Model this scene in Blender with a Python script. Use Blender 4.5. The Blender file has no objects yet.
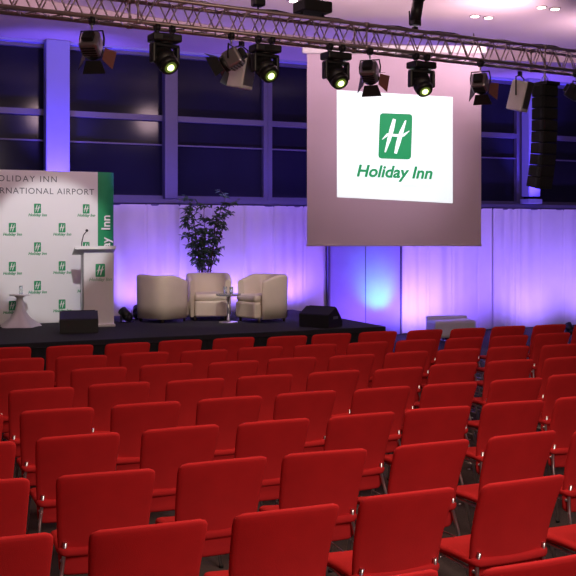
import bpy, bmesh, math, random
from mathutils import Vector, Matrix, Euler
random.seed(7)
sc = bpy.context.scene
sc.view_settings.view_transform = 'Standard'
A = math.radians(24); CA, SA = math.cos(A), math.sin(A)
CAMH = 2.05
def L(r, d, z=0.0):
    """metres right of / ahead of the viewpoint -> room coordinates"""
    return Vector((SA*d + CA*r, CA*d - SA*r, z))
# ------------------------------------------------------------ materials
def lin(c):
    c = c/255.0
    return c/12.92 if c <= 0.04045 else ((c+0.055)/1.055)**2.4
def C(r, g, b): return (lin(r), lin(g), lin(b), 1)
def mat(name, col, rough=0.5, metal=0.0, em=None, es=0.0, var=0.0, scale=20, bump=0.0, bscale=60, spec=None, trans=0.0, alpha=None, sheen=0.0):
    m = bpy.data.materials.new(name); m.use_nodes = True
    nt = m.node_tree; b = nt.nodes['Principled BSDF']
    b.inputs['Base Color'].default_value = col
    b.inputs['Roughness'].default_value = rough
    b.inputs['Metallic'].default_value = metal
    if spec is not None: b.inputs['Specular IOR Level'].default_value = spec
    if trans: b.inputs['Transmission Weight'].default_value = trans
    if alpha is not None: b.inputs['Alpha'].default_value = alpha
    if sheen: b.inputs['Sheen Weight'].default_value = sheen
    if em:
        b.inputs['Emission Color'].default_value = em
        b.inputs['Emission Strength'].default_value = es
    tc = nt.nodes.new('ShaderNodeTexCoord')
    if var > 0:
        n = nt.nodes.new('ShaderNodeTexNoise'); n.inputs['Scale'].default_value = scale
        n.inputs['Detail'].default_value = 4
        nt.links.new(tc.outputs['Object'], n.inputs['Vector'])
        r = nt.nodes.new('ShaderNodeMixRGB')
        r.inputs[1].default_value = tuple(max(0, c*(1-var)) for c in col[:3])+(1,)
        r.inputs[2].default_value = tuple(min(1, c*(1+var)) for c in col[:3])+(1,)
        nt.links.new(n.outputs['Fac'], r.inputs[0]); nt.links.new(r.outputs[0], b.inputs['Base Color'])
    if bump > 0:
        n2 = nt.nodes.new('ShaderNodeTexNoise'); n2.inputs['Scale'].default_value = bscale
        nt.links.new(tc.outputs['Object'], n2.inputs['Vector'])
        bp = nt.nodes.new('ShaderNodeBump'); bp.inputs['Strength'].default_value = bump
        bp.inputs['Distance'].default_value = 0.01
        nt.links.new(n2.outputs['Fac'], bp.inputs['Height']); nt.links.new(bp.outputs[0], b.inputs['Normal'])
    return m
M = {}
M['red'] = mat('red_fabric', (0.56, 0.024, 0.028, 1), 0.9, var=0.16, scale=6, bump=0.25, bscale=300, spec=0.15)
M['chrome'] = mat('chrome', (0.72, 0.72, 0.76, 1), 0.3, 1.0, var=0.05)
M['alu'] = mat('truss_aluminium', (0.46, 0.38, 0.38, 1), 0.4, 0.7, var=0.1)
M['black'] = mat('black_metal', (0.012, 0.012, 0.014, 1), 0.45, 0.0, var=0.2)
M['blackm'] = mat('black_matte', (0.01, 0.01, 0.012, 1), 0.8, var=0.3, bump=0.2)
M['grille'] = mat('speaker_grille', (0.02, 0.02, 0.022, 1), 0.6, 0.3, bump=0.8, bscale=250)
M['silver'] = mat('silver_body', (0.35, 0.33, 0.36, 1), 0.35, 0.8, var=0.1)
M['carpet'] = mat('floor_carpet', (0.06, 0.045, 0.05, 1), 0.95, var=0.5, scale=60, bump=0.5, bscale=200)
M['stagetop'] = mat('stage_carpet', (0.012, 0.012, 0.02, 1), 0.9, var=0.4, scale=80, bump=0.3)
M['skirt'] = mat('stage_skirt', (0.01, 0.01, 0.016, 1), 0.9, var=0.3)
M['ceil'] = mat('ceiling_paint', (0.64, 0.55, 0.58, 1), 0.9, var=0.04, scale=1.5)
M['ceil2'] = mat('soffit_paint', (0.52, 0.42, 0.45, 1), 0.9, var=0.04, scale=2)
M['wall'] = mat('wall_paint', (0.30, 0.27, 0.30, 1), 0.85, var=0.05, scale=3)
M['wallw'] = mat('white_plaster', (0.7, 0.7, 0.75, 1), 0.8, var=0.04, scale=3)
M['pillar'] = mat('pillar_blue_lit', (0.26, 0.26, 0.62, 1), 0.8, var=0.04, scale=3)  # white pillar; the blue of its uplighting is put into the base colour
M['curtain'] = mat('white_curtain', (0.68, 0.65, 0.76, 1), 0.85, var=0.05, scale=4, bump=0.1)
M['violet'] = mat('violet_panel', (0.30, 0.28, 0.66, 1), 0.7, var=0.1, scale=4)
M['frame'] = mat('window_frame', (0.10, 0.09, 0.17, 1), 0.5, 0.2, var=0.08)
M['glass'] = mat('night_glass', (0.012, 0.012, 0.028, 1), 0.12, var=0.4, scale=1.0, spec=0.15)
M['cream'] = mat('cream_leather', (0.70, 0.62, 0.52, 1), 0.5, var=0.05, scale=6, bump=0.15)
M['wood'] = mat('dark_wood', (0.05, 0.03, 0.02, 1), 0.4, var=0.3)
M['white'] = mat('white_laminate', (0.78, 0.79, 0.80, 1), 0.4, var=0.03)
M['banner'] = mat('banner_print', (0.80, 0.82, 0.82, 1), 0.6, var=0.02, scale=3)
M['green'] = mat('green_print', C(30, 150, 95), 0.6, var=0.04)
M['greytxt'] = mat('grey_print', C(80, 90, 95), 0.6)
M['screen'] = mat('screen_fabric', (0.64, 0.54, 0.64, 1), 0.9, var=0.02, scale=2)
M['slide'] = mat('projected_white', (0.5, 0.5, 0.5, 1), 0.9, em=(0.86, 0.97, 1.0, 1), es=0.9)
M['slideg'] = mat('projected_green', (0.02, 0.1, 0.05, 1), 0.9, em=C(25, 155, 95), es=0.85)
M['slidet'] = mat('projected_grey', (0.3, 0.3, 0.3, 1), 0.9, em=C(200, 222, 225), es=0.85)
M['bark'] = mat('bark', (0.10, 0.07, 0.05, 1), 0.9, var=0.3, bump=0.4)
M['leaf'] = mat('leaf', (0.065, 0.14, 0.055, 1), 0.45, var=0.5, scale=9)
M['pot'] = mat('plant_pot', (0.05, 0.05, 0.055, 1), 0.5, var=0.1)
M['lensy'] = mat('lens_yellow', (0.3, 0.3, 0.1, 1), 0.2, em=(0.80, 1.0, 0.35, 1), es=3)
M['lensd'] = mat('lens_dim', (0.1, 0.12, 0.05, 1), 0.2, em=(0.40, 0.6, 0.08, 1), es=.15)
M['lensw'] = mat('lens_warm', (0.30, 0.12, 0.09, 1), 0.3, em=(1.0, 0.35, 0.2, 1), es=0.06)
M['bulb'] = mat('lamp_white', (1, 1, 1, 1), 0.3, em=(0.85, 0.9, 1, 1), es=12)
M['down'] = mat('downlight_glow', (1, 1, 1, 1), 0.3, em=(1, 0.85, 0.75, 1), es=6)
M['amber'] = mat('amber_body', (0.30, 0.12, 0.10, 1), 0.4, 0.3, var=0.1)
M['glassclear'] = mat('table_glass', (0.75, 0.85, 0.85, 1), 0.05, trans=0.8)
# ------------------------------------------------------------ mesh builder
class B:
    def __init__(s): s.bm = bmesh.new(); s.mats = []; s.done = s.bm.faces.layers.int.new('done')
    def mi(s, k):
        if k not in s.mats: s.mats.append(k)
        return s.mats.index(k)
    def _tag(s, n0, k, smooth=False):
        i = s.mi(k); out = []; dn = s.done
        for f in s.bm.faces:
            if f[dn] == 0:
                f[dn] = 1; f.material_index = i; f.smooth = smooth; out.append(f)
        return out
    def box(s, c, size, k, rot=None, bev=0.0, mtx=None):
        n0 = len(s.bm.faces)
        m = Matrix.Translation(c) @ (rot.to_matrix().to_4x4() if rot else Matrix()) @ Matrix.Diagonal((*size, 1))
        if mtx: m = mtx @ m
        r = bmesh.ops.create_cube(s.bm, size=1, matrix=m)
        if bev > 0:
            es = list({e for v in r['verts'] for e in v.link_edges})
            bmesh.ops.bevel(s.bm, geom=es, offset=bev, segments=2, affect='EDGES', profile=0.5)
        s._tag(n0, k)
    def cyl(s, p0, p1, r0, k, r1=None, seg=16, smooth=True, caps=True):
        p0, p1 = Vector(p0), Vector(p1); d = p1-p0
        n0 = len(s.bm.faces)
        m = Matrix.Translation((p0+p1)/2) @ d.to_track_quat('Z', 'Y').to_matrix().to_4x4()
        bmesh.ops.create_cone(s.bm, cap_ends=caps, segments=seg, radius1=r0, radius2=(r0 if r1 is None else r1), depth=d.length, matrix=m)
        for f in s._tag(n0, k, smooth):
            if len(f.verts) > 4: f.smooth = False
    def sph(s, c, r, k, sc_=(1, 1, 1), u=14, v=10):
        n0 = len(s.bm.faces)
        bmesh.ops.create_uvsphere(s.bm, u_segments=u, v_segments=v, radius=r, matrix=Matrix.Translation(c) @ Matrix.Diagonal((*sc_, 1)))
        s._tag(n0, k, True)
    def face(s, vs, k, smooth=False):
        f = s.bm.faces.new(vs); f[s.done] = 1; f.material_index = s.mi(k); f.smooth = smooth; return f
    def tube(s, pts, r, k, seg=8, r1=None):
        pts = [Vector(p) for p in pts]; n = len(pts); rings = []
        up = None
        for i, p in enumerate(pts):
            t = ((pts[min(i+1, n-1)]-p).normalized() + (p-pts[max(i-1, 0)]).normalized()).normalized()
            if up is None:
                up = t.orthogonal().normalized()
            else:
                up = (up - t*up.dot(t)).normalized()
            w = t.cross(up); rr = r if r1 is None else r+(r1-r)*i/(n-1)
            rings.append([s.bm.verts.new(p+(up*math.cos(a)+w*math.sin(a))*rr) for a in [2*math.pi*j/seg for j in range(seg)]])
        for a, b in zip(rings, rings[1:]):
            for j in range(seg):
                s.face((a[j], a[(j+1) % seg], b[(j+1) % seg], b[j]), k, True)
        s.face(rings[0][::-1], k); s.face(rings[-1], k)
    def poly(s, pts, k):
        s.face([s.bm.verts.new(p) for p in pts], k)
    def pad(s, W, H, r, th, fn, curv, k, nx=10, taper=0.0):
        """upholstered panel with rounded corners; fn maps (x, h, n) to 3-D"""
        ts = [0, .008, .025, .06, .12, .25, .4, .55, .7, .82, .9, .955, .982, 1.0]
        ss = [-1, -.96, -.88, -.7, -.45, -.15, .15, .45, .7, .88, .96, 1]
        F, K = [], []
        for ti, t in enumerate(ts):
            h = t*H; hw = W/2*(1-taper*(1-t))
            e = min(h, H-h)
            if e < r: hw -= r-math.sqrt(max(0, r*r-(r-e)**2))
            fr, bk = [], []
            for si, q in enumerate(ss):
                x = q*hw
                ed = 1.0
                if ti in (0, len(ts)-1) or si in (0, len(ss)-1): ed = 0.3
                elif ti in (1, len(ts)-2) or si in (1, len(ss)-2): ed = 0.8
                c = curv*((2*x/W)**2)
                fr.append(s.bm.verts.new(fn(x, h, c+th/2*ed)))
                bk.append(s.bm.verts.new(fn(x, h, c-th/2*ed)))
            F.append(fr); K.append(bk)
        a, b = len(ts), len(ss)
        for i in range(a-1):
            for j in range(b-1):
                s.bm.faces.new((F[i][j], F[i][j+1], F[i+1][j+1], F[i+1][j]))
                s.bm.faces.new((K[i][j], K[i+1][j], K[i+1][j+1], K[i][j+1]))
            s.bm.faces.new((F[i][0], F[i+1][0], K[i+1][0], K[i][0]))
            s.bm.faces.new((F[i][-1], K[i][-1], K[i+1][-1], F[i+1][-1]))
        for j in range(b-1):
            s.bm.faces.new((F[0][j], K[0][j], K[0][j+1], F[0][j+1]))
            s.bm.faces.new((F[-1][j], F[-1][j+1], K[-1][j+1], K[-1][j]))
        s._tag(0, k, True)
    def mesh(s, name, recalc=True):
        if recalc: bmesh.ops.recalc_face_normals(s.bm, faces=s.bm.faces)
        me = bpy.data.meshes.new(name); s.bm.to_mesh(me); s.bm.free()
        for k in s.mats: me.materials.append(M[k])
        return me
    def obj(s, name, loc=(0, 0, 0), rot=(0, 0, 0), parent=None, recalc=True):
        return put(name, s.mesh(name, recalc), loc, rot, parent)
def put(name, data, loc=(0, 0, 0), rot=(0, 0, 0), parent=None):
    o = bpy.data.objects.new(name, data); sc.collection.objects.link(o)
    o.location = loc; o.rotation_euler = rot
    if parent: o.parent = parent
    return o
def text(parent, body, size, loc, k, rotz=0, shear=0, bold=0.0, align='CENTER', name='lettering', spacing=1.0):
    c = bpy.data.curves.new(name, 'FONT'); c.body = body; c.size = size
    c.align_x = align; c.align_y = 'CENTER'; c.shear = shear; c.offset = bold; c.space_character = spacing
    c.resolution_u = 3; c.materials.append(M[k])
    return put(name, c, loc, (0, 0, rotz), parent)
# ------------------------------------------------------------ room
WY = 16.5; XL, XR, YB, CZ = -5.0, 18.0, -3.0, 5.5
b = B(); b.box(((XL+XR)/2, (YB+17)/2, -0.1), (XR-XL+.4, 17-YB+.4, 0.2), 'carpet'); b.obj('floor')
b = B(); b.box(((XL+XR)/2, (YB+17)/2, CZ+0.1), (XR-XL+.4, 17-YB+.4, 0.2), 'ceil'); b.obj('ceiling')
b = B(); b.box((XL-.1, 7, CZ/2), (.2, 20, CZ), 'wall'); b.obj('wall_left')
b = B(); b.box((XR+.1, 7, CZ/2), (.2, 20, CZ), 'wall'); b.obj('wall_right')
b = B(); b.box(((XL+XR)/2, YB-.1, CZ/2), (XR-XL, .2, CZ), 'wall'); b.obj('wall_rear')
b = B(); b.box(((XL+XR)/2, WY+.2, 1.28), (XR-XL, .2, 2.56), 'wallw'); b.obj('wall_front')
b = B(); b.box(((XL+XR)/2, WY+.08, 2.60), (XR-XL, .30, .07), 'frame'); b.obj('trim_1')
b = B(); b.box(((XL+XR)/2, WY+.05, 5.38), (XR-XL, .30, .24), 'pillar'); b.obj('trim_2')
b = B()
n = 30; pts = []
for i in range(n+1):
    x = XL + (XR-XL)*i/n
    pts.append((x, 14.3 + 0.9*math.sin((x-2)/11*math.pi)))
for i in range(n):
    (x0, y0), (x1, y1) = pts[i], pts[i+1]
    b.poly([(x0, y0, 5.30), (x1, y1, 5.30), (x1, 16.5, 5.30), (x0, 16.5, 5.30)], 'ceil2')
    b.poly([(x0, y0, 5.30), (x0, y0, 5.5), (x1, y1, 5.5), (x1, y1, 5.30)], 'ceil2')
b.obj('trim_3')
mull = [XL+.1, -2.8, -.85, 1.1, 3.05, 5.0, 6.95, 8.9, 10.85, 12.8, 14.75, 16.7, XR-.1]
for i in range(len(mull)-1):
    x0, x1 = mull[i], mull[i+1]; cx = (x0+x1)/2; w = x1-x0
    b = B(); y = WY+.1
    b.box((cx, y+.05, 3.95), (w-.06, .02, 2.66), 'glass')
    for xx in (x0+.045, x1-.045): b.box((xx, y, 3.95), (.085, .12, 2.66), 'frame')
    for zz, hh in ((2.67, .07), (4.10, .10), (5.24, .07)): b.box((cx, y-.01, zz), (w-.17, .10, hh), 'frame')
    b.box((cx, y, 3.62), (w-.17, .05, .025), 'frame')
    b.obj('window_%d' % (i+1))
for x, w in ((2.98, .40), (12.95, .3), (XL+.3, .4)):
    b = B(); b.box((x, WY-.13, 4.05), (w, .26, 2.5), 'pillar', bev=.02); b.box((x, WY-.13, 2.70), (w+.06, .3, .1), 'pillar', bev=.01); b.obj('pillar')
b = B(); b.box((5.02, WY-.02, 3.95), (.24, .14, 2.6), 'frame', bev=.01); b.obj('pillar')
def curtain(x0, x1, y=WY, k='curtain', z1=2.54, seed=0, amp=.022):
    rnd = random.Random(seed); b = B(); n = int((x1-x0)/.02); rows = [0.02, .9, 1.8, z1]; g = []
    ph = rnd.random()*6
    for i in range(n+1):
        x = x0+(x1-x0)*i/n
        e = abs(((x-x0)/.62) % 1 - .5)*2
        yy = y-.05+amp*math.sin(x*22+ph+math.sin(x*5)*1.5)*(.5+.5*math.sin(x*3+ph)) + (.035 if e > .965 else 0)
        g.append([b.bm.verts.new((x, yy-.006*j*math.sin(x*9), z)) for j, z in enumerate(rows)])
    for i in range(n):
        for j in range(3): b.face((g[i][j], g[i+1][j], g[i+1][j+1], g[i][j+1]), k, True)
    b.tube([(x0, y-.02, z1), (x1, y-.02, z1)], .02, 'frame')
    b.obj('curtain')
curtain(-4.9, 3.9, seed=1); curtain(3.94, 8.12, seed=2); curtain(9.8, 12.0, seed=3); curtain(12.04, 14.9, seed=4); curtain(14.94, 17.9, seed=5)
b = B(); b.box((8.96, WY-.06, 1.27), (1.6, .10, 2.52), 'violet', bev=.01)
for xx in (8.16, 9.76): b.box((xx, WY-.12, 1.27), (.035, .03, 2.52), 'frame')
b.box((8.96, WY-.115, 1.27), (.012, .01, 2.52), 'frame')
b.box((8.96, WY-.12, 2.5), (1.6, .03, .05), 'frame'); b.obj('door_1')
for (r, d) in ((3.1, 15.2), (3.4, 13.6), (4.0, 14.6), (.2, 14.2), (-.9, 12.9), (2.0, 13.6)):
    p = L(r, d); b = B()
    z = 5.5 if p.y < 14.2 else 5.3
    for dx in (-.13, .13):
        b.cyl((dx, 0, 0), (dx, 0, -.015), .085, 'alu', seg=20); b.cyl((dx, 0, -.015), (dx, 0, -.02), .065, 'down', seg=20)
    b.obj('ceiling_downlight', (p.x, p.y, z))
# ------------------------------------------------------------ stage
SX0, SX1, SY0, SY1, SZ = -1.2, 7.31, 12.72, 16.2, 0.6
b = B(); b.box(((SX0+SX1)/2, (SY0+SY1)/2, SZ-.04), (SX1-SX0, SY1-SY0, .08), 'stagetop', bev=.008)
def pleat(p0, p1, nrm):
    p0, p1, nrm = Vector(p0), Vector(p1), Vector(nrm); n = int((p1-p0).length/.03); pr = None
    for i in range(n+1):
        p = p0.lerp(p1, i/n)+nrm*(.012*math.sin(i*1.3)-.02)
        v = (b.bm.verts.new((p.x, p.y, .005)), b.bm.verts.new((p.x, p.y, SZ-.07)))
        if pr: b.face((pr[0], v[0], v[1], pr[1]), 'skirt', True)
        pr = v
pleat((SX0, SY0, 0), (SX1, SY0, 0), (0, -1, 0)); pleat((SX1, SY0, 0), (SX1, SY1, 0), (1, 0, 0))
b.box(((SX0+SX1)/2, (SY0+SY1)/2, .26), (SX1-SX0-.12, SY1-SY0-.12, .5), 'blackm')
b.obj('stage')
# ------------------------------------------------------------ conference chairs
b = B()
def fb(x, h, n):
    t = h/.53; return Vector((x, -.18-.15*t**1.2 + n + .025*math.sin(t*math.pi), .345+.53*t+.008*(1-(x/.245)**2)*t))
b.pad(.49, .53, .04, .030, fb, .028, 'red', taper=.12)
def fs(x, h, n):
    t = h/.46; return Vector((x, -.215+.46*t, .455+n-.02*(t**4)+ .01*math.cos(t*3)))
b.pad(.46, .46, .05, .045, fs, .008, 'red')
for s_ in (-1, 1):
    b.tube([(s_*.205, .20, .425), (s_*.215, .235, .41), (s_*.235, .27, .20), (s_*.245, .285, .008)], .0105, 'chrome')
    b.tube([(s_*.19, -.205, .52), (s_*.195, -.19, .45), (s_*.21, -.215, .36), (s_*.245, -.32, .008)], .0105, 'chrome')
    b.tube([(s_*.205, .20, .425), (s_*.205, -.19, .425)], .009, 'chrome')
    b.tube([(s_*.24, .02, .10), (s_*.262, .02, .10)], .006, 'chrome')
    b.tube([(s_*.236, .272, .19), (s_*.232, -.265, .21)], .006, 'chrome')
    for yy in (.285, -.32): b.cyl((s_*.245, yy, 0), (s_*.245, yy, .018), .014, 'black', seg=10)
b.tube([(-.205, .12, .42), (.205, .12, .42)], .009, 'chrome'); b.tube([(-.205, -.12, .42), (.205, -.12, .42)], .009, 'chrome')
chair = b.mesh('conference_chair')
ang = math.radians(-2.7); rd = Vector((math.cos(ang), math.sin(ang), 0)); nd = Vector((-math.sin(ang), math.cos(ang), 0))
rnd = random.Random(3)
for k in range(-2, 8):
    for i in range(-4, 16):
        p = Vector((1.66, 4.0, 0))+rd*(.60*i)+nd*(.89*k)
        if p.x > p.y*.865+1.0 or p.x < -.9: continue
        if k < 0 and p.x < .1: continue
        p += Vector((rnd.uniform(-.012, .012), rnd.uniform(-.04, .04), 0))
        put('conference_chair', chair, p, (0, 0, ang+math.radians(rnd.uniform(-3.5, 2.5))))
# ------------------------------------------------------------ tub armchairs
def tub():
    b = B(); N = 40; rings = []
    def plan(th, R):
        c, s_ = math.cos(th), math.sin(th); e = 3.2
        q = (abs(c)**e+abs(s_)**e)**(-1/e); return Vector((R*q*c, R*q*s_, 0))
    for i in range(N+1):
        th = math.radians(-90-128+256*i/N)
        f = abs(i/N-.5)*2
        h = .76-.10*max(0, (f-.55)/.45)**1.4
        prof = [(.355, .06), (.362, .3), (.368, h-.04), (.355, h-.012), (.33, h), (.30, h-.006), (.28, h-.035), (.27, .42), (.27, .2), (.27, .06)]
        ring = []
        for R, z in prof:
            p = plan(th, R); p.z = z; ring.append(b.bm.verts.new(p))
        rings.append(ring)
    for a, c in zip(rings, rings[1:]):
        for j in range(len(a)-1): b.face((a[j], c[j], c[j+1], a[j+1]), 'cream', True)
        b.face((a[-1], c[-1], c[0], a[0]), 'cream')
    b.face(rings[0], 'cream'); b.face(rings[-1][::-1], 'cream')
    b.box((0, .06, .20), (.53, .58, .26), 'cream', bev=.03)
    b.box((0, .05, .385), (.525, .58, .12), 'cream', bev=.045)
    for x in (-.25, .25):
        for y in (-.25, .25): b.cyl((x, y, 0), (x, y, .075), .02, 'wood', r1=.026, seg=10)
    return b.mesh('tub_armchair')
tm = tub()
p = L(-2.04, 15.45, SZ+.002); put('tub_armchair', tm, p, (0, 0, math.radians(-62)))
p = L(-1.32, 15.80, SZ+.002); put('tub_armchair', tm, p, (0, 0, math.radians(168)))
p = L(-.42, 15.45, SZ+.002); put('tub_armchair', tm, p, (0, 0, math.radians(105)))
b = B(); b.cyl((0, 0, .44), (0, 0, .465), .2, 'glassclear', seg=32); b.cyl((0, 0, .43), (0, 0, .44), .16, 'cream', seg=24)
b.cyl((0, 0, .02), (0, 0, .43), .025, 'chrome'); b.cyl((0, 0, 0), (0, 0, .02), .15, 'chrome', seg=24)
b.cyl((.06, .03, .465), (.06, .03, .57), .03, 'glassclear'); b.cyl((-.06, -.02, .465), (-.06, -.02, .58), .03, 'glassclear')
b.obj('side_table', L(-.95, 15.15, SZ+.002))
# ------------------------------------------------------------ ficus
b = B(); rnd = random.Random(11)
b.cyl((0, 0, 0), (0, 0, .34), .15, 'pot', r1=.2, seg=24); b.cyl((0, 0, .34), (0, 0, .36), .21, 'pot', seg=24); b.cyl((0, 0, .36), (0, 0, .365), .18, 'bark', seg=20)
def leaf(p, d, Ln):
    d = d.normalized(); s_ = d.cross(Vector((0, 0, 1)))
    if s_.length < .1: s_ = Vector((1, 0, 0))
    s_.normalize(); s_ = (s_+Vector((rnd.uniform(-.5, .5), rnd.uniform(-.5, .5), rnd.uniform(-.5, .5)))).normalized(); u = s_.cross(d).normalized(); w = Ln*.24
    pts = [p, p+d*Ln*.3+s_*w+u*w*.3, p+d*Ln*.65+s_*w*.8+u*w*.2, p+d*Ln-u*w*.4, p+d*Ln*.65-s_*w*.8+u*w*.2, p+d*Ln*.3-s_*w+u*w*.3]
    v = [b.bm.verts.new(q) for q in pts]
    b.face((v[0], v[1], v[2], v[3]), 'leaf'); b.face((v[0], v[3], v[4], v[5]), 'leaf')
for t in range(10):
    a = t*2*math.pi/10+rnd.uniform(-.3, .3); top = (2.08, 1.6, 1.9, 1.35, 2.0, 1.55, 1.85, 1.4, 1.7, 1.95)[t]; sp = rnd.uniform(.2, .44)
    sy = .75
    ctl = [Vector((.03*math.cos(a), .03*math.sin(a), .36))]
    for j in range(1, 8):
        q = j/7; ctl.append(Vector((math.cos(a)*(.03+sp*q**1.3)+rnd.uniform(-.03, .03), sy*math.sin(a)*(.03+sp*q**1.3)+rnd.uniform(-.03, .03), .36+(top-.36)*q)))
    b.tube(ctl, .014, 'bark', seg=6, r1=.004)
    for j in range(3, 8):
        for _ in range(4):
            p0 = ctl[j]; aa = rnd.uniform(0, 6.28); ln = rnd.uniform(.08, .19)
            p1 = p0+Vector((math.cos(aa)*ln, sy*math.sin(aa)*ln, rnd.uniform(-.02, .14)))
            b.tube([p0, (p0+p1)/2+Vector((0, 0, .02)), p1], .004, 'bark', seg=4, r1=.002)
            for q in range(6):
                pp = p0.lerp(p1, .2+.16*q); al = rnd.uniform(0, 6.28)
                leaf(pp, Vector((math.cos(al), math.sin(al), rnd.uniform(-.9, .35))), rnd.uniform(.08, .13))
b.obj('potted_ficus', L(-1.45, 16.74, SZ+.002), recalc=False)
# ------------------------------------------------------------ logo helper (flat, local XY, facing +Z)
def h_mark(b, cx, cy, s, z, kg, kw):
    w, h = s*.72, s
    pts = []; r = s*.07
    for (sx, sy) in ((1, 1), (-1, 1), (-1, -1), (1, -1)):
        for q in range(4):
            a = math.radians(30*q if sx*sy > 0 else 90-30*q); pts.append((cx+sx*(w/2-r+r*math.cos(a)), cy+sy*(h/2-r+r*math.sin(a)), z))
    b.poly(pts, kg)
    z2 = z+.003
    def strip(P, W):
        P = [Vector((cx+x*w, cy+y*h, z2)) for x, y in P]; Lf, Rt = [], []
        for i, p in enumerate(P):
            t = (P[min(i+1, len(P)-1)]-P[max(i-1, 0)]).normalized(); nn = Vector((-t.y, t.x, 0))*W[i]*s/2
            Lf.append(p+nn); Rt.append(p-nn)
        for i in range(len(P)-1): b.poly([Lf[i], Rt[i], Rt[i+1], Lf[i+1]], kw)
    strip([(-.30, -.36), (-.20, -.1), (-.12, .15), (-.05, .38)], [.03, .08, .10, .07])
    strip([(.02, -.38), (.10, -.12), (.18, .1), (.30, .36)], [.06, .10, .09, .03])
    strip([(-.40, -.08), (-.25, .03), (0, .02), (.25, .03), (.42, .13)], [.015, .06, .06, .06, .015])
# ------------------------------------------------------------ projection screen
e = put('projection_screen', None, L(1.73, 15.5, 0), (math.radians(90), 0, -A))
b = B(); b.box((0, 3.40, 0), (2.84, 3.12, .012), 'screen'); b.box((0, 1.835, 0), (2.86, .035, .03), 'screen', bev=.008); b.obj('fabric', parent=e)
b = B(); b.box((0, 5.02, 0), (3.0, .13, .14), 'white', bev=.02)
for x in (-1.3, 1.3): b.tube([(x, 5.08, 0), (x, 5.29, 0)], .008, 'black')
b.obj('roller_case', parent=e)
b = B(); b.poly([(-.93, 2.62, .010), (.955, 2.52, .010), (.955, 4.25, .010), (-.935, 4.365, .010)], 'slide'); b.obj('projected_slide', parent=e, recalc=False)
g = put('slide_artwork', None, (.015, 3.44, .010), (0, 0, math.radians(-2)), e)
b = B(); h_mark(b, 0, .17, .74, .003, 'slideg', 'slide'); b.obj('slide_logo', parent=g, recalc=False)
text(g, 'Holiday Inn', .268, (0, -.42, .006), 'slideg', shear=.2, bold=.008)
text(g, 'Zagreb International Airport', .075, (.18, -.62, .006), 'slidet')
# ------------------------------------------------------------ press banner
BY = 15.35
e = put('press_wall_banner', None, (2.24, BY, SZ+.003), (math.radians(90), 0, 0))
b = B(); b.box((-.15, 1.21, 0), (2.72, 2.42, .04), 'banner', bev=.008)
N = 10; pr = None
for i in range(N+1):
    q = i/N; x = 1.21+.29*math.sin(q*1.25)/math.sin(1.25); z = .02-.20*(1-math.cos(q*1.25))
    v = (b.bm.verts.new((x, 0, z)), b.bm.verts.new((x, 2.42, z)))
    if pr: b.face((pr[0], v[0], v[1], pr[1]), 'green', True)
    pr = v
for x in (-1.4, 0, 1.1): b.box((x, .02, -.1), (.06, .04, .3), 'silver')
b.obj('panel', parent=e, recalc=False)
b = B()
for row in range(7):
    for col in range(6):
        x = 1.02-.385*2*(col) - (.385 if row % 2 else 0)
        if x < -1.4: continue
        y = 1.82-.305*row
        if y < .1: continue
        h_mark(b, x, y, .15, .023, 'green', 'banner')
        text(e, 'Holiday Inn', .062, (x, y-.105, .024), 'green', shear=.25, bold=.002, name='small_lettering')
b.obj('logos', parent=e, recalc=False)
text(e, 'HOLIDAY INN', .135, (.56, 2.28, .024), 'greytxt', align='RIGHT', spacing=1.25)
text(e, 'INTERNATIONAL AIRPORT', .135, (1.15, 2.09, .024), 'greytxt', align='RIGHT', spacing=1.12)
text(e, 'Inn', .20, (1.345, 1.60, .030), 'banner', rotz=math.radians(90), bold=.004)
text(e, 'Holiday', .20, (1.345, 1.05, .030), 'banner', rotz=math.radians(90), bold=.004)
# ------------------------------------------------------------ lectern
b = B()
b.box((0, 0, .02), (.56, .42, .04), 'white', bev=.01)
b.box((.04, -.10, .58), (.46, .03, 1.10), 'white', bev=.006)
b.box((-.17, .05, .56), (.07, .26, 1.06), 'silver', bev=.01)
b.box((.22, .05, .56), (.05, .26, 1.06), 'silver', bev=.01)
b.box((-.02, .02, 1.16), (.62, .44, .035), 'white', rot=Euler((math.radians(-14), 0, 0)), bev=.008)
b.box((-.02, -.195, 1.21), (.62, .02, .05), 'white', bev=.004)
b.tube([(-.2, .1, 1.13), (-.2, .08, 1.28), (-.17, .10, 1.40), (-.12, .14, 1.46)], .008, 'black'); b.sph((-.115, .145, 1.47), .022, 'black')
bl = B()
lec = L(-2.97, 14.65, SZ+.002)
e = put('lectern', None, lec, (0, 0, math.radians(-6)))
b.obj('body', parent=e)
h_mark(bl, 0, 0, .2, 0, 'green', 'banner'); bl.obj('logo', (.06, -.118, .86), (math.radians(90), 0, 0), e, recalc=False)
g2 = put('logo_text', None, (.06, -.119, .72), (math.radians(90), 0, 0), e)
text(g2, 'Holiday Inn', .075, (0, 0, 0), 'green', shear=.25)
b = B(); N = 32; prof = [(.30, 0), (.26, .04), (.15, .12), (.08, .24), (.05, .36), (.045, .44), (.10, .47), (.16, .475), (.16, .49), (0.001, .49)]
rings = []
for R, z in prof:
    rings.append([b.bm.verts.new((R*(1+.10*math.cos(5*2*math.pi*j/N)*(1 if z < .2 else .2))*math.cos(2*math.pi*j/N), R*(1+.10*math.cos(5*2*math.pi*j/N)*(1 if z < .2 else .2))*math.sin(2*math.pi*j/N), z)) for j in range(N)])
for a, c in zip(rings, rings[1:]):
    for j in range(N): b.face((a[j], a[(j+1) % N], c[(j+1) % N], c[j]), 'white', True)
b.cyl((.02, .03, .49), (.02, .03, .62), .028, 'glassclear'); b.obj('draped_side_table', L(-4.12, 14.6, SZ+.002))
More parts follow.
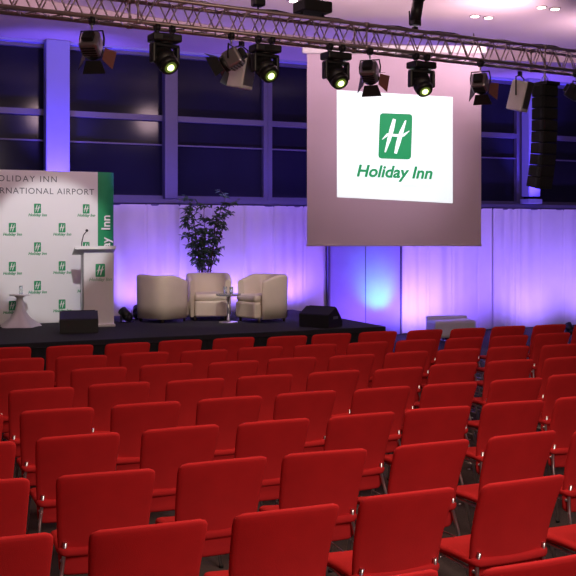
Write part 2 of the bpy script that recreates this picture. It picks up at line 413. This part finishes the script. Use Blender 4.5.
# ------------------------------------------------------------ wedge monitors
def wedge():
    b = B(); w = .54; P = [(-.19, 0), (.19, 0), (.19, .10), (.02, .31), (-.19, .20)]
    lo = [b.bm.verts.new((-w/2, y, z)) for y, z in P]; hi = [b.bm.verts.new((w/2, y, z)) for y, z in P]
    b.face(lo, 'black'); b.face(hi[::-1], 'black')
    for j in range(5): b.face((lo[j], hi[j], hi[(j+1) % 5], lo[(j+1) % 5]), 'black')
    b.box((0, .115, .215), (w-.07, .25, .012), 'grille', rot=Euler((math.radians(-51), 0, 0)))
    for s_ in (-1, 1): b.box((s_*(w/2+.003), 0, .15), (.012, .12, .04), 'silver')
    bmesh.ops.bevel(b.bm, geom=[e_ for e_ in b.bm.edges if e_.calc_length() > .3], offset=.008, segments=2, affect='EDGES')
    return b.mesh('stage_monitor_speaker')
wm = wedge()
put('stage_monitor_speaker', wm, L(-3.03, 13.75, SZ+.002), (0, 0, math.radians(-10)))
put('stage_monitor_speaker', wm, L(.50, 14.55, SZ+.002), (0, 0, math.radians(-60)))
def parcan(p, k='bulb', rz=0, tilt=35):
    b = B(); t = math.radians(tilt); d = Vector((0, math.cos(t), math.sin(t))); c = Vector((0, 0, .13))
    b.cyl(c-d*.09, c+d*.09, .075, 'black', seg=20); b.cyl(c-d*.15, c-d*.09, .04, 'black', r1=.075, seg=20)
    b.cyl(c+d*.09, c+d*.093, .062, k, seg=20)
    for s_ in (-1, 1):
        b.box((s_*.09, 0, .075), (.008, .03, .15), 'black')
        b.box((s_*.05, 0, .006), (.09, .2, .012), 'black')
    b.obj('floor_par_light', p, (0, 0, rz))
parcan(L(-2.62, 15.3, SZ+.002), 'lensw', 0.5); parcan(L(-2.5, 15.75, SZ+.002), 'lensw', -.3)
b = B(); b.box((0, 0, .25), (.84, .46, .32), 'white', bev=.05); b.box((0, .17, .40), (.84, .12, .14), 'white', bev=.04)
for x in (-.37, .37):
    for y in (-.19, .19): b.cyl((x, y, 0), (x, y, .09), .02, 'chrome', seg=10)
b.obj('upholstered_bench', L(3.05, 17.8, 0), (0, 0, math.radians(-8)))
# ------------------------------------------------------------ lighting truss
T0 = (-2.98, 9.84); TD = Vector((.875, .484)).normalized(); TZ = 4.36
def TP(s, z=TZ, off=0.0):
    return L(T0[0]+TD.x*s-TD.y*off, T0[1]+TD.y*s+TD.x*off, z)
tw = (TP(1)-TP(0)); tang = math.atan2(tw.y, tw.x)
e = put('lighting_truss', None, TP(0), (0, 0, tang)); S0, S1, W = -1.6, 10.6, .28
b = B()
for y in (-W/2, W/2):
    for z in (0, W): b.cyl((S0, y, z), (S1, y, z), .024, 'alu', seg=10)
n = int((S1-S0)/.28)
for i in range(n):
    x0 = S0+i*(S1-S0)/n; x1 = S0+(i+1)*(S1-S0)/n; xm = (x0+x1)/2
    for y in (-W/2, W/2):
        b.cyl((x0, y, 0), (xm, y, W), .009, 'alu', seg=6); b.cyl((xm, y, W), (x1, y, 0), .009, 'alu', seg=6)
    for z in (0, W):
        b.cyl((x0, -W/2, z), (xm, W/2, z), .009, 'alu', seg=6); b.cyl((xm, W/2, z), (x1, -W/2, z), .009, 'alu', seg=6)
for x in (S0, 1.45, 4.45, 7.45, S1):
    for y in (-W/2, W/2):
        b.cyl((x-.03, y, 0), (x+.03, y, 0), .032, 'alu', seg=10); b.cyl((x-.03, y, W), (x+.03, y, W), .032, 'alu', seg=10)
        b.cyl((x, y, 0), (x, y, W), .012, 'alu', seg=6)
b.obj('frame', parent=e)
b = B()
for x in (-.8, 3.0, 8.9):
    b.tube([(x, 0, W), (x, 0, CZ-TZ-.01)], .012, 'black', seg=6); b.box((x, 0, W+.2), (.14, .14, .22), 'black', bev=.02)
b.tube([(S0+i*.3, -.05+.04*math.sin(i), W+.035+.02*math.sin(i*2.1)) for i in range(40)], .012, 'black', seg=6)
b.tube([(S0+i*.3, .06+.03*math.sin(i*1.7), .03+.012*math.sin(i*2.7)) for i in range(40)], .010, 'black', seg=6)
b.obj('rigging', parent=e)
def clamp(b, x=0):
    b.box((x, 0, -.045), (.05, .05, .05), 'black', bev=.006); b.cyl((x-.025, 0, -.02), (x+.025, 0, -.02), .045, 'black', seg=14); b.cyl((x, 0, -.12), (x, 0, -.04), .012, 'chrome', seg=8)
def moving_head(s_, pan, tilt):
    b = B(); clamp(b, -.09); clamp(b, .09)
    b.box((0, 0, -.135), (.34, .22, .09), 'black', bev=.02); b.box((0, -.112, -.135), (.12, .01, .04), 'grille')
    R = Matrix.Rotation(pan, 4, 'Z'); t = tilt; d = R @ Vector((0, -math.cos(t), -math.sin(t))); ax = R @ Vector((1, 0, 0))
    b.cyl((0, 0, -.18), (0, 0, -.20), .09, 'black', seg=20)
    b.box((0, 0, -.215), (.34, .10, .04), 'black', bev=.012, mtx=R)
    for q in (-1, 1): b.box((q*.155, 0, -.31), (.045, .10, .22), 'black', bev=.018, mtx=R)
    c = Vector((0, 0, -.36)); b.cyl(c-ax*.14, c+ax*.14, .03, 'black')
    b.cyl(c-d*.10, c+d*.10, .118, 'black', seg=24); b.sph(c-d*.10, .116, 'black'); b.cyl(c+d*.10, c+d*.16, .118, 'black', r1=.10, seg=24)
    b.cyl(c+d*.16, c+d*.164, .09, 'grille', seg=24); b.cyl(c+d*.164, c+d*.168, .070, 'lensd', seg=24); b.sph(c+d*.160, .042, 'lensy')
    for j in range(4): b.cyl(c-d*(.03+.02*j), c-d*(.037+.02*j), .124, 'grille', seg=24)
    b.obj('moving_head_light', TP(s_, TZ-.024, -.14), (0, 0, tang))
def fresnel(s_, pan, tilt, k='silver'):
    b = B(); clamp(b)
    R = Matrix.Rotation(pan, 4, 'Z'); d = R @ Vector((0, -math.cos(tilt), -math.sin(tilt))); ax = R @ Vector((1, 0, 0)); up = ax.cross(d)
    c = Vector((0, 0, -.30))
    b.tube([c-ax*.13, c-ax*.135+Vector((0, 0, .08)), c-ax*.12+Vector((0, 0, .165)), c+ax*.12+Vector((0, 0, .165)), c+ax*.135+Vector((0, 0, .08)), c+ax*.13], .01, 'black', seg=6)
    F = Matrix((ax, up, -d)).transposed().to_4x4(); F.translation = c
    b.box((0, 0, .03), (.21, .21, .20), k, bev=.03, mtx=F); b.cyl(c+d*.05, c+d*.11, .10, 'black', seg=24); b.cyl(c+d*.11, c+d*.114, .085, 'lensw', seg=24)
    b.box((0, .0, .15), (.12, .12, .07), 'black', bev=.015, mtx=F)
    for j in range(4): b.box((0, .108, -.03+.035*j), (.15, .01, .012), 'black', mtx=F)
    for a in range(4):
        Q = F @ Matrix.Rotation(a*math.pi/2, 4, 'Z')
        w0, w1, y0, y1, z0, z1 = .085, .13, .095, .19, -.115, -.22
        P = [Q @ Vector(v) for v in ((-w0, y0, z0), (w0, y0, z0), (w1, y1, z1), (-w1, y1, z1))]
        off = Q.to_3x3() @ Vector((0, .004, .003)); v1 = [b.bm.verts.new(p) for p in P]; v2 = [b.bm.verts.new(p+off) for p in P]
        kk = 'black' if a != 1 else 'amber'
        b.face(v1, kk); b.face(v2[::-1], kk)
        for j in range(4): b.face((v1[j], v2[j], v2[(j+1) % 4], v1[(j+1) % 4]), kk)
    b.obj('barn_door_spotlight', TP(s_, TZ-.024, -.14), (0, 0, tang))
for s_, pan, t in ((1.76, .3, .75), (3.02, .2, .7), (4.00, .1, .8), (5.30, -.1, .85)): moving_head(s_, pan-.1, t)
for s_, pan, t, k in ((.93, 2.5, .6, 'silver'), (2.58, -2.3, .5, 'silver'), (4.50, 2.3, .55, 'silver'), (6.28, 2.2, .4, 'silver'), (8.05, .4, .6, 'black')): fresnel(s_, pan, t, k)
b = B(); b.box((0, 0, .03), (.06, .06, .06), 'black'); b.tube([(-.09, 0, .26), (-.09, 0, .09), (.09, 0, .09), (.09, 0, .26)], .01, 'black', seg=6)
b.cyl((0, 0, .14), (.03, -.03, .40), .075, 'black', seg=20); b.cyl((.03, -.03, .40), (.04, -.04, .46), .075, 'black', r1=.10, seg=20); b.box((0, 0, .12), (.11, .11, .08), 'black', bev=.01)
b.obj('profile_spotlight', TP(5.3, TZ+.28+.026), (0, 0, tang))
b = B(); b.box((0, 0, .10), (.40, .30, .14), 'blackm', bev=.02); b.cyl((.08, .15, .10), (.08, .21, .10), .045, 'black'); b.cyl((.08, .21, .10), (.08, .212, .10), .03, 'lensw')
for x in (-.15, .15): b.cyl((x, 0, 0), (x, 0, .03), .02, 'black')
b.obj('projector', TP(3.75, TZ+.28+.06), (0, 0, tang))
# ------------------------------------------------------------ speakers
b = B(); z = 0.0; tilt = 0; y = 0
b.box((0, 0, .02), (.28, .32, .05), 'black', bev=.01); b.tube([(0, 0, .04), (0, 0, .20)], .014, 'chrome')
b.tube([(-.1, 0, .04), (0, 0, .16), (.1, 0, .04)], .008, 'chrome', seg=6)
for i in range(9):
    tilt = math.radians(.2*i*i); h = .162
    c = Vector((0, y-math.sin(tilt)*h/2*-1, z-math.cos(tilt)*h/2)); R = Euler((tilt, 0, 0))
    b.box(c, (.28, .24, h-.01), 'blackm', rot=R, bev=.012)
    b.box(c+Vector((0, -.121, 0)), (.25, .012, h-.03), 'grille', rot=R)
    for q in (-1, 1): b.box(c+Vector((q*.141, -.06, 0)), (.006, .04, h-.03), 'grille', rot=R)
    z -= math.cos(tilt)*h; y += math.sin(tilt)*h
b.obj('line_array_speaker', TP(7.58, TZ-.23), (0, 0, math.radians(8)))
def spk(name, p, rz, tl):
    b = B(); R = Euler((tl, 0, 0))
    b.box((0, 0, -.36), (.24, .24, .42), 'white', rot=R, bev=.02); b.box((0, -.115, -.36), (.20, .02, .38), 'silver', rot=R)
    b.tube([(-.135, 0, -.36), (-.135, 0, -.1), (0, 0, -.06), (.135, 0, -.1), (.135, 0, -.36)], .01, 'black', seg=6); b.box((0, 0, -.04), (.05, .05, .06), 'black')
    b.obj(name, p, (0, 0, rz))
spk('loudspeaker', TP(7.24, TZ-.024, .14), .5, .25); spk('loudspeaker', TP(2.85, TZ-.024, .14), .6, .2)
# ------------------------------------------------------------ lights
def area(loc, tgt, e, col, sx, sy=None):
    l = bpy.data.lights.new('area_light', 'AREA'); l.energy = e; l.color = col; l.size = sx
    if sy: l.shape = 'RECTANGLE'; l.size_y = sy
    o = put('house_light', l, loc); o.rotation_euler = (Vector(tgt)-Vector(loc)).to_track_quat('-Z', 'Y').to_euler(); return o
def spot(loc, tgt, e, col, ang_=60, blend=.6, rad=.06):
    l = bpy.data.lights.new('spot_light', 'SPOT'); l.energy = e; l.color = col; l.spot_size = math.radians(ang_); l.spot_blend = blend; l.shadow_soft_size = rad
    o = put('stage_and_fill_light', l, loc); o.rotation_euler = (Vector(tgt)-Vector(loc)).to_track_quat('-Z', 'Y').to_euler(); return o
warm = (1, .76, .64)
area((2.8, 0.2, 4.2), (2.6, 4.2, 0), 170, warm, 2.0)
area((2.6, 4.2, 5.4), (2.6, 4.6, 0), 130, (1, .70, .48), 2.0)
area((6.5, 5.0, 5.4), (6.0, 7.5, 0), 40, warm, 3.0)
V = (.24, .12, 1.0); V2 = (.34, .20, 1.0)
for x, en, c in ((4.3, 85, V), (5.2, 75, V2), (6.2, 75, V2), (7.3, 100, V), (10.0, 330, V2), (11.3, 120, V), (12.9, 190, V2), (14.6, 170, V2), (16.4, 170, V)):
    spot((x, 15.3 if x > 7.4 else 15.9, .15 if x > 7.4 else .72), (x+.1, 16.5, 1.6), en, c, 130, .9, .1)
spot((8.9, 15.4, .2), (8.9, 16.5, 1.2), 110, (.35, .15, 1), 120, .8); spot((9.35, 15.8, .5), (9.2, 16.5, 1.0), 55, (.05, .9, .8), 80, 1)
for x in (10.0, 12.9, 14.6): parcan((x, 15.1, 0.0), 'bulb', 0, 50)
for x in (2.98, 12.95): spot((x-.1, 15.7, 2.3), (x, 16.35, 4.2), 480, (.14, .08, 1), 60, .8)
area((7, 15.6, 2.7), (7, 16.6, 5.2), 80, (.22, .13, 1), 9, .1)
spot(TP(1.0, 4.2, .3), L(-3.7, 15, 1.9), 520, (1, .95, .98), 24, .35)
spot(TP(2.7, 4.2, .3), L(-1.5, 15.5, .75), 260, (1, .88, .8), 22)
spot(TP(4.6, 4.2, .3), L(-.6, 15.5, .8), 200, (1, .88, .8), 20)
spot(TP(6.0, 4.2, .3), L(1.7, 15.5, 3.2), 100, (1, .7, .9), 60, 1)
for s_ in (0, 2.5, 5, 7.5, 10): spot(TP(s_, 4.72, .5), TP(s_, 5.5, 1.6), 175, (1, .66, .75), 165, 1, .3)  # added fill spots without fixtures, aimed up to brighten the ceiling
w = bpy.data.worlds.new('World'); sc.world = w; w.use_nodes = True
w.node_tree.nodes['Background'].inputs[0].default_value = (.3, .25, .5, 1); w.node_tree.nodes['Background'].inputs[1].default_value = .03
# ------------------------------------------------------------ camera
cam = bpy.data.cameras.new('camera'); cam.sensor_width = 36; cam.lens = 950/576*36; cam.shift_y = -56/576; cam.clip_end = 100
co = put('camera', cam, (0, 0, CAMH), (math.radians(90), 0, -A)); sc.camera = co
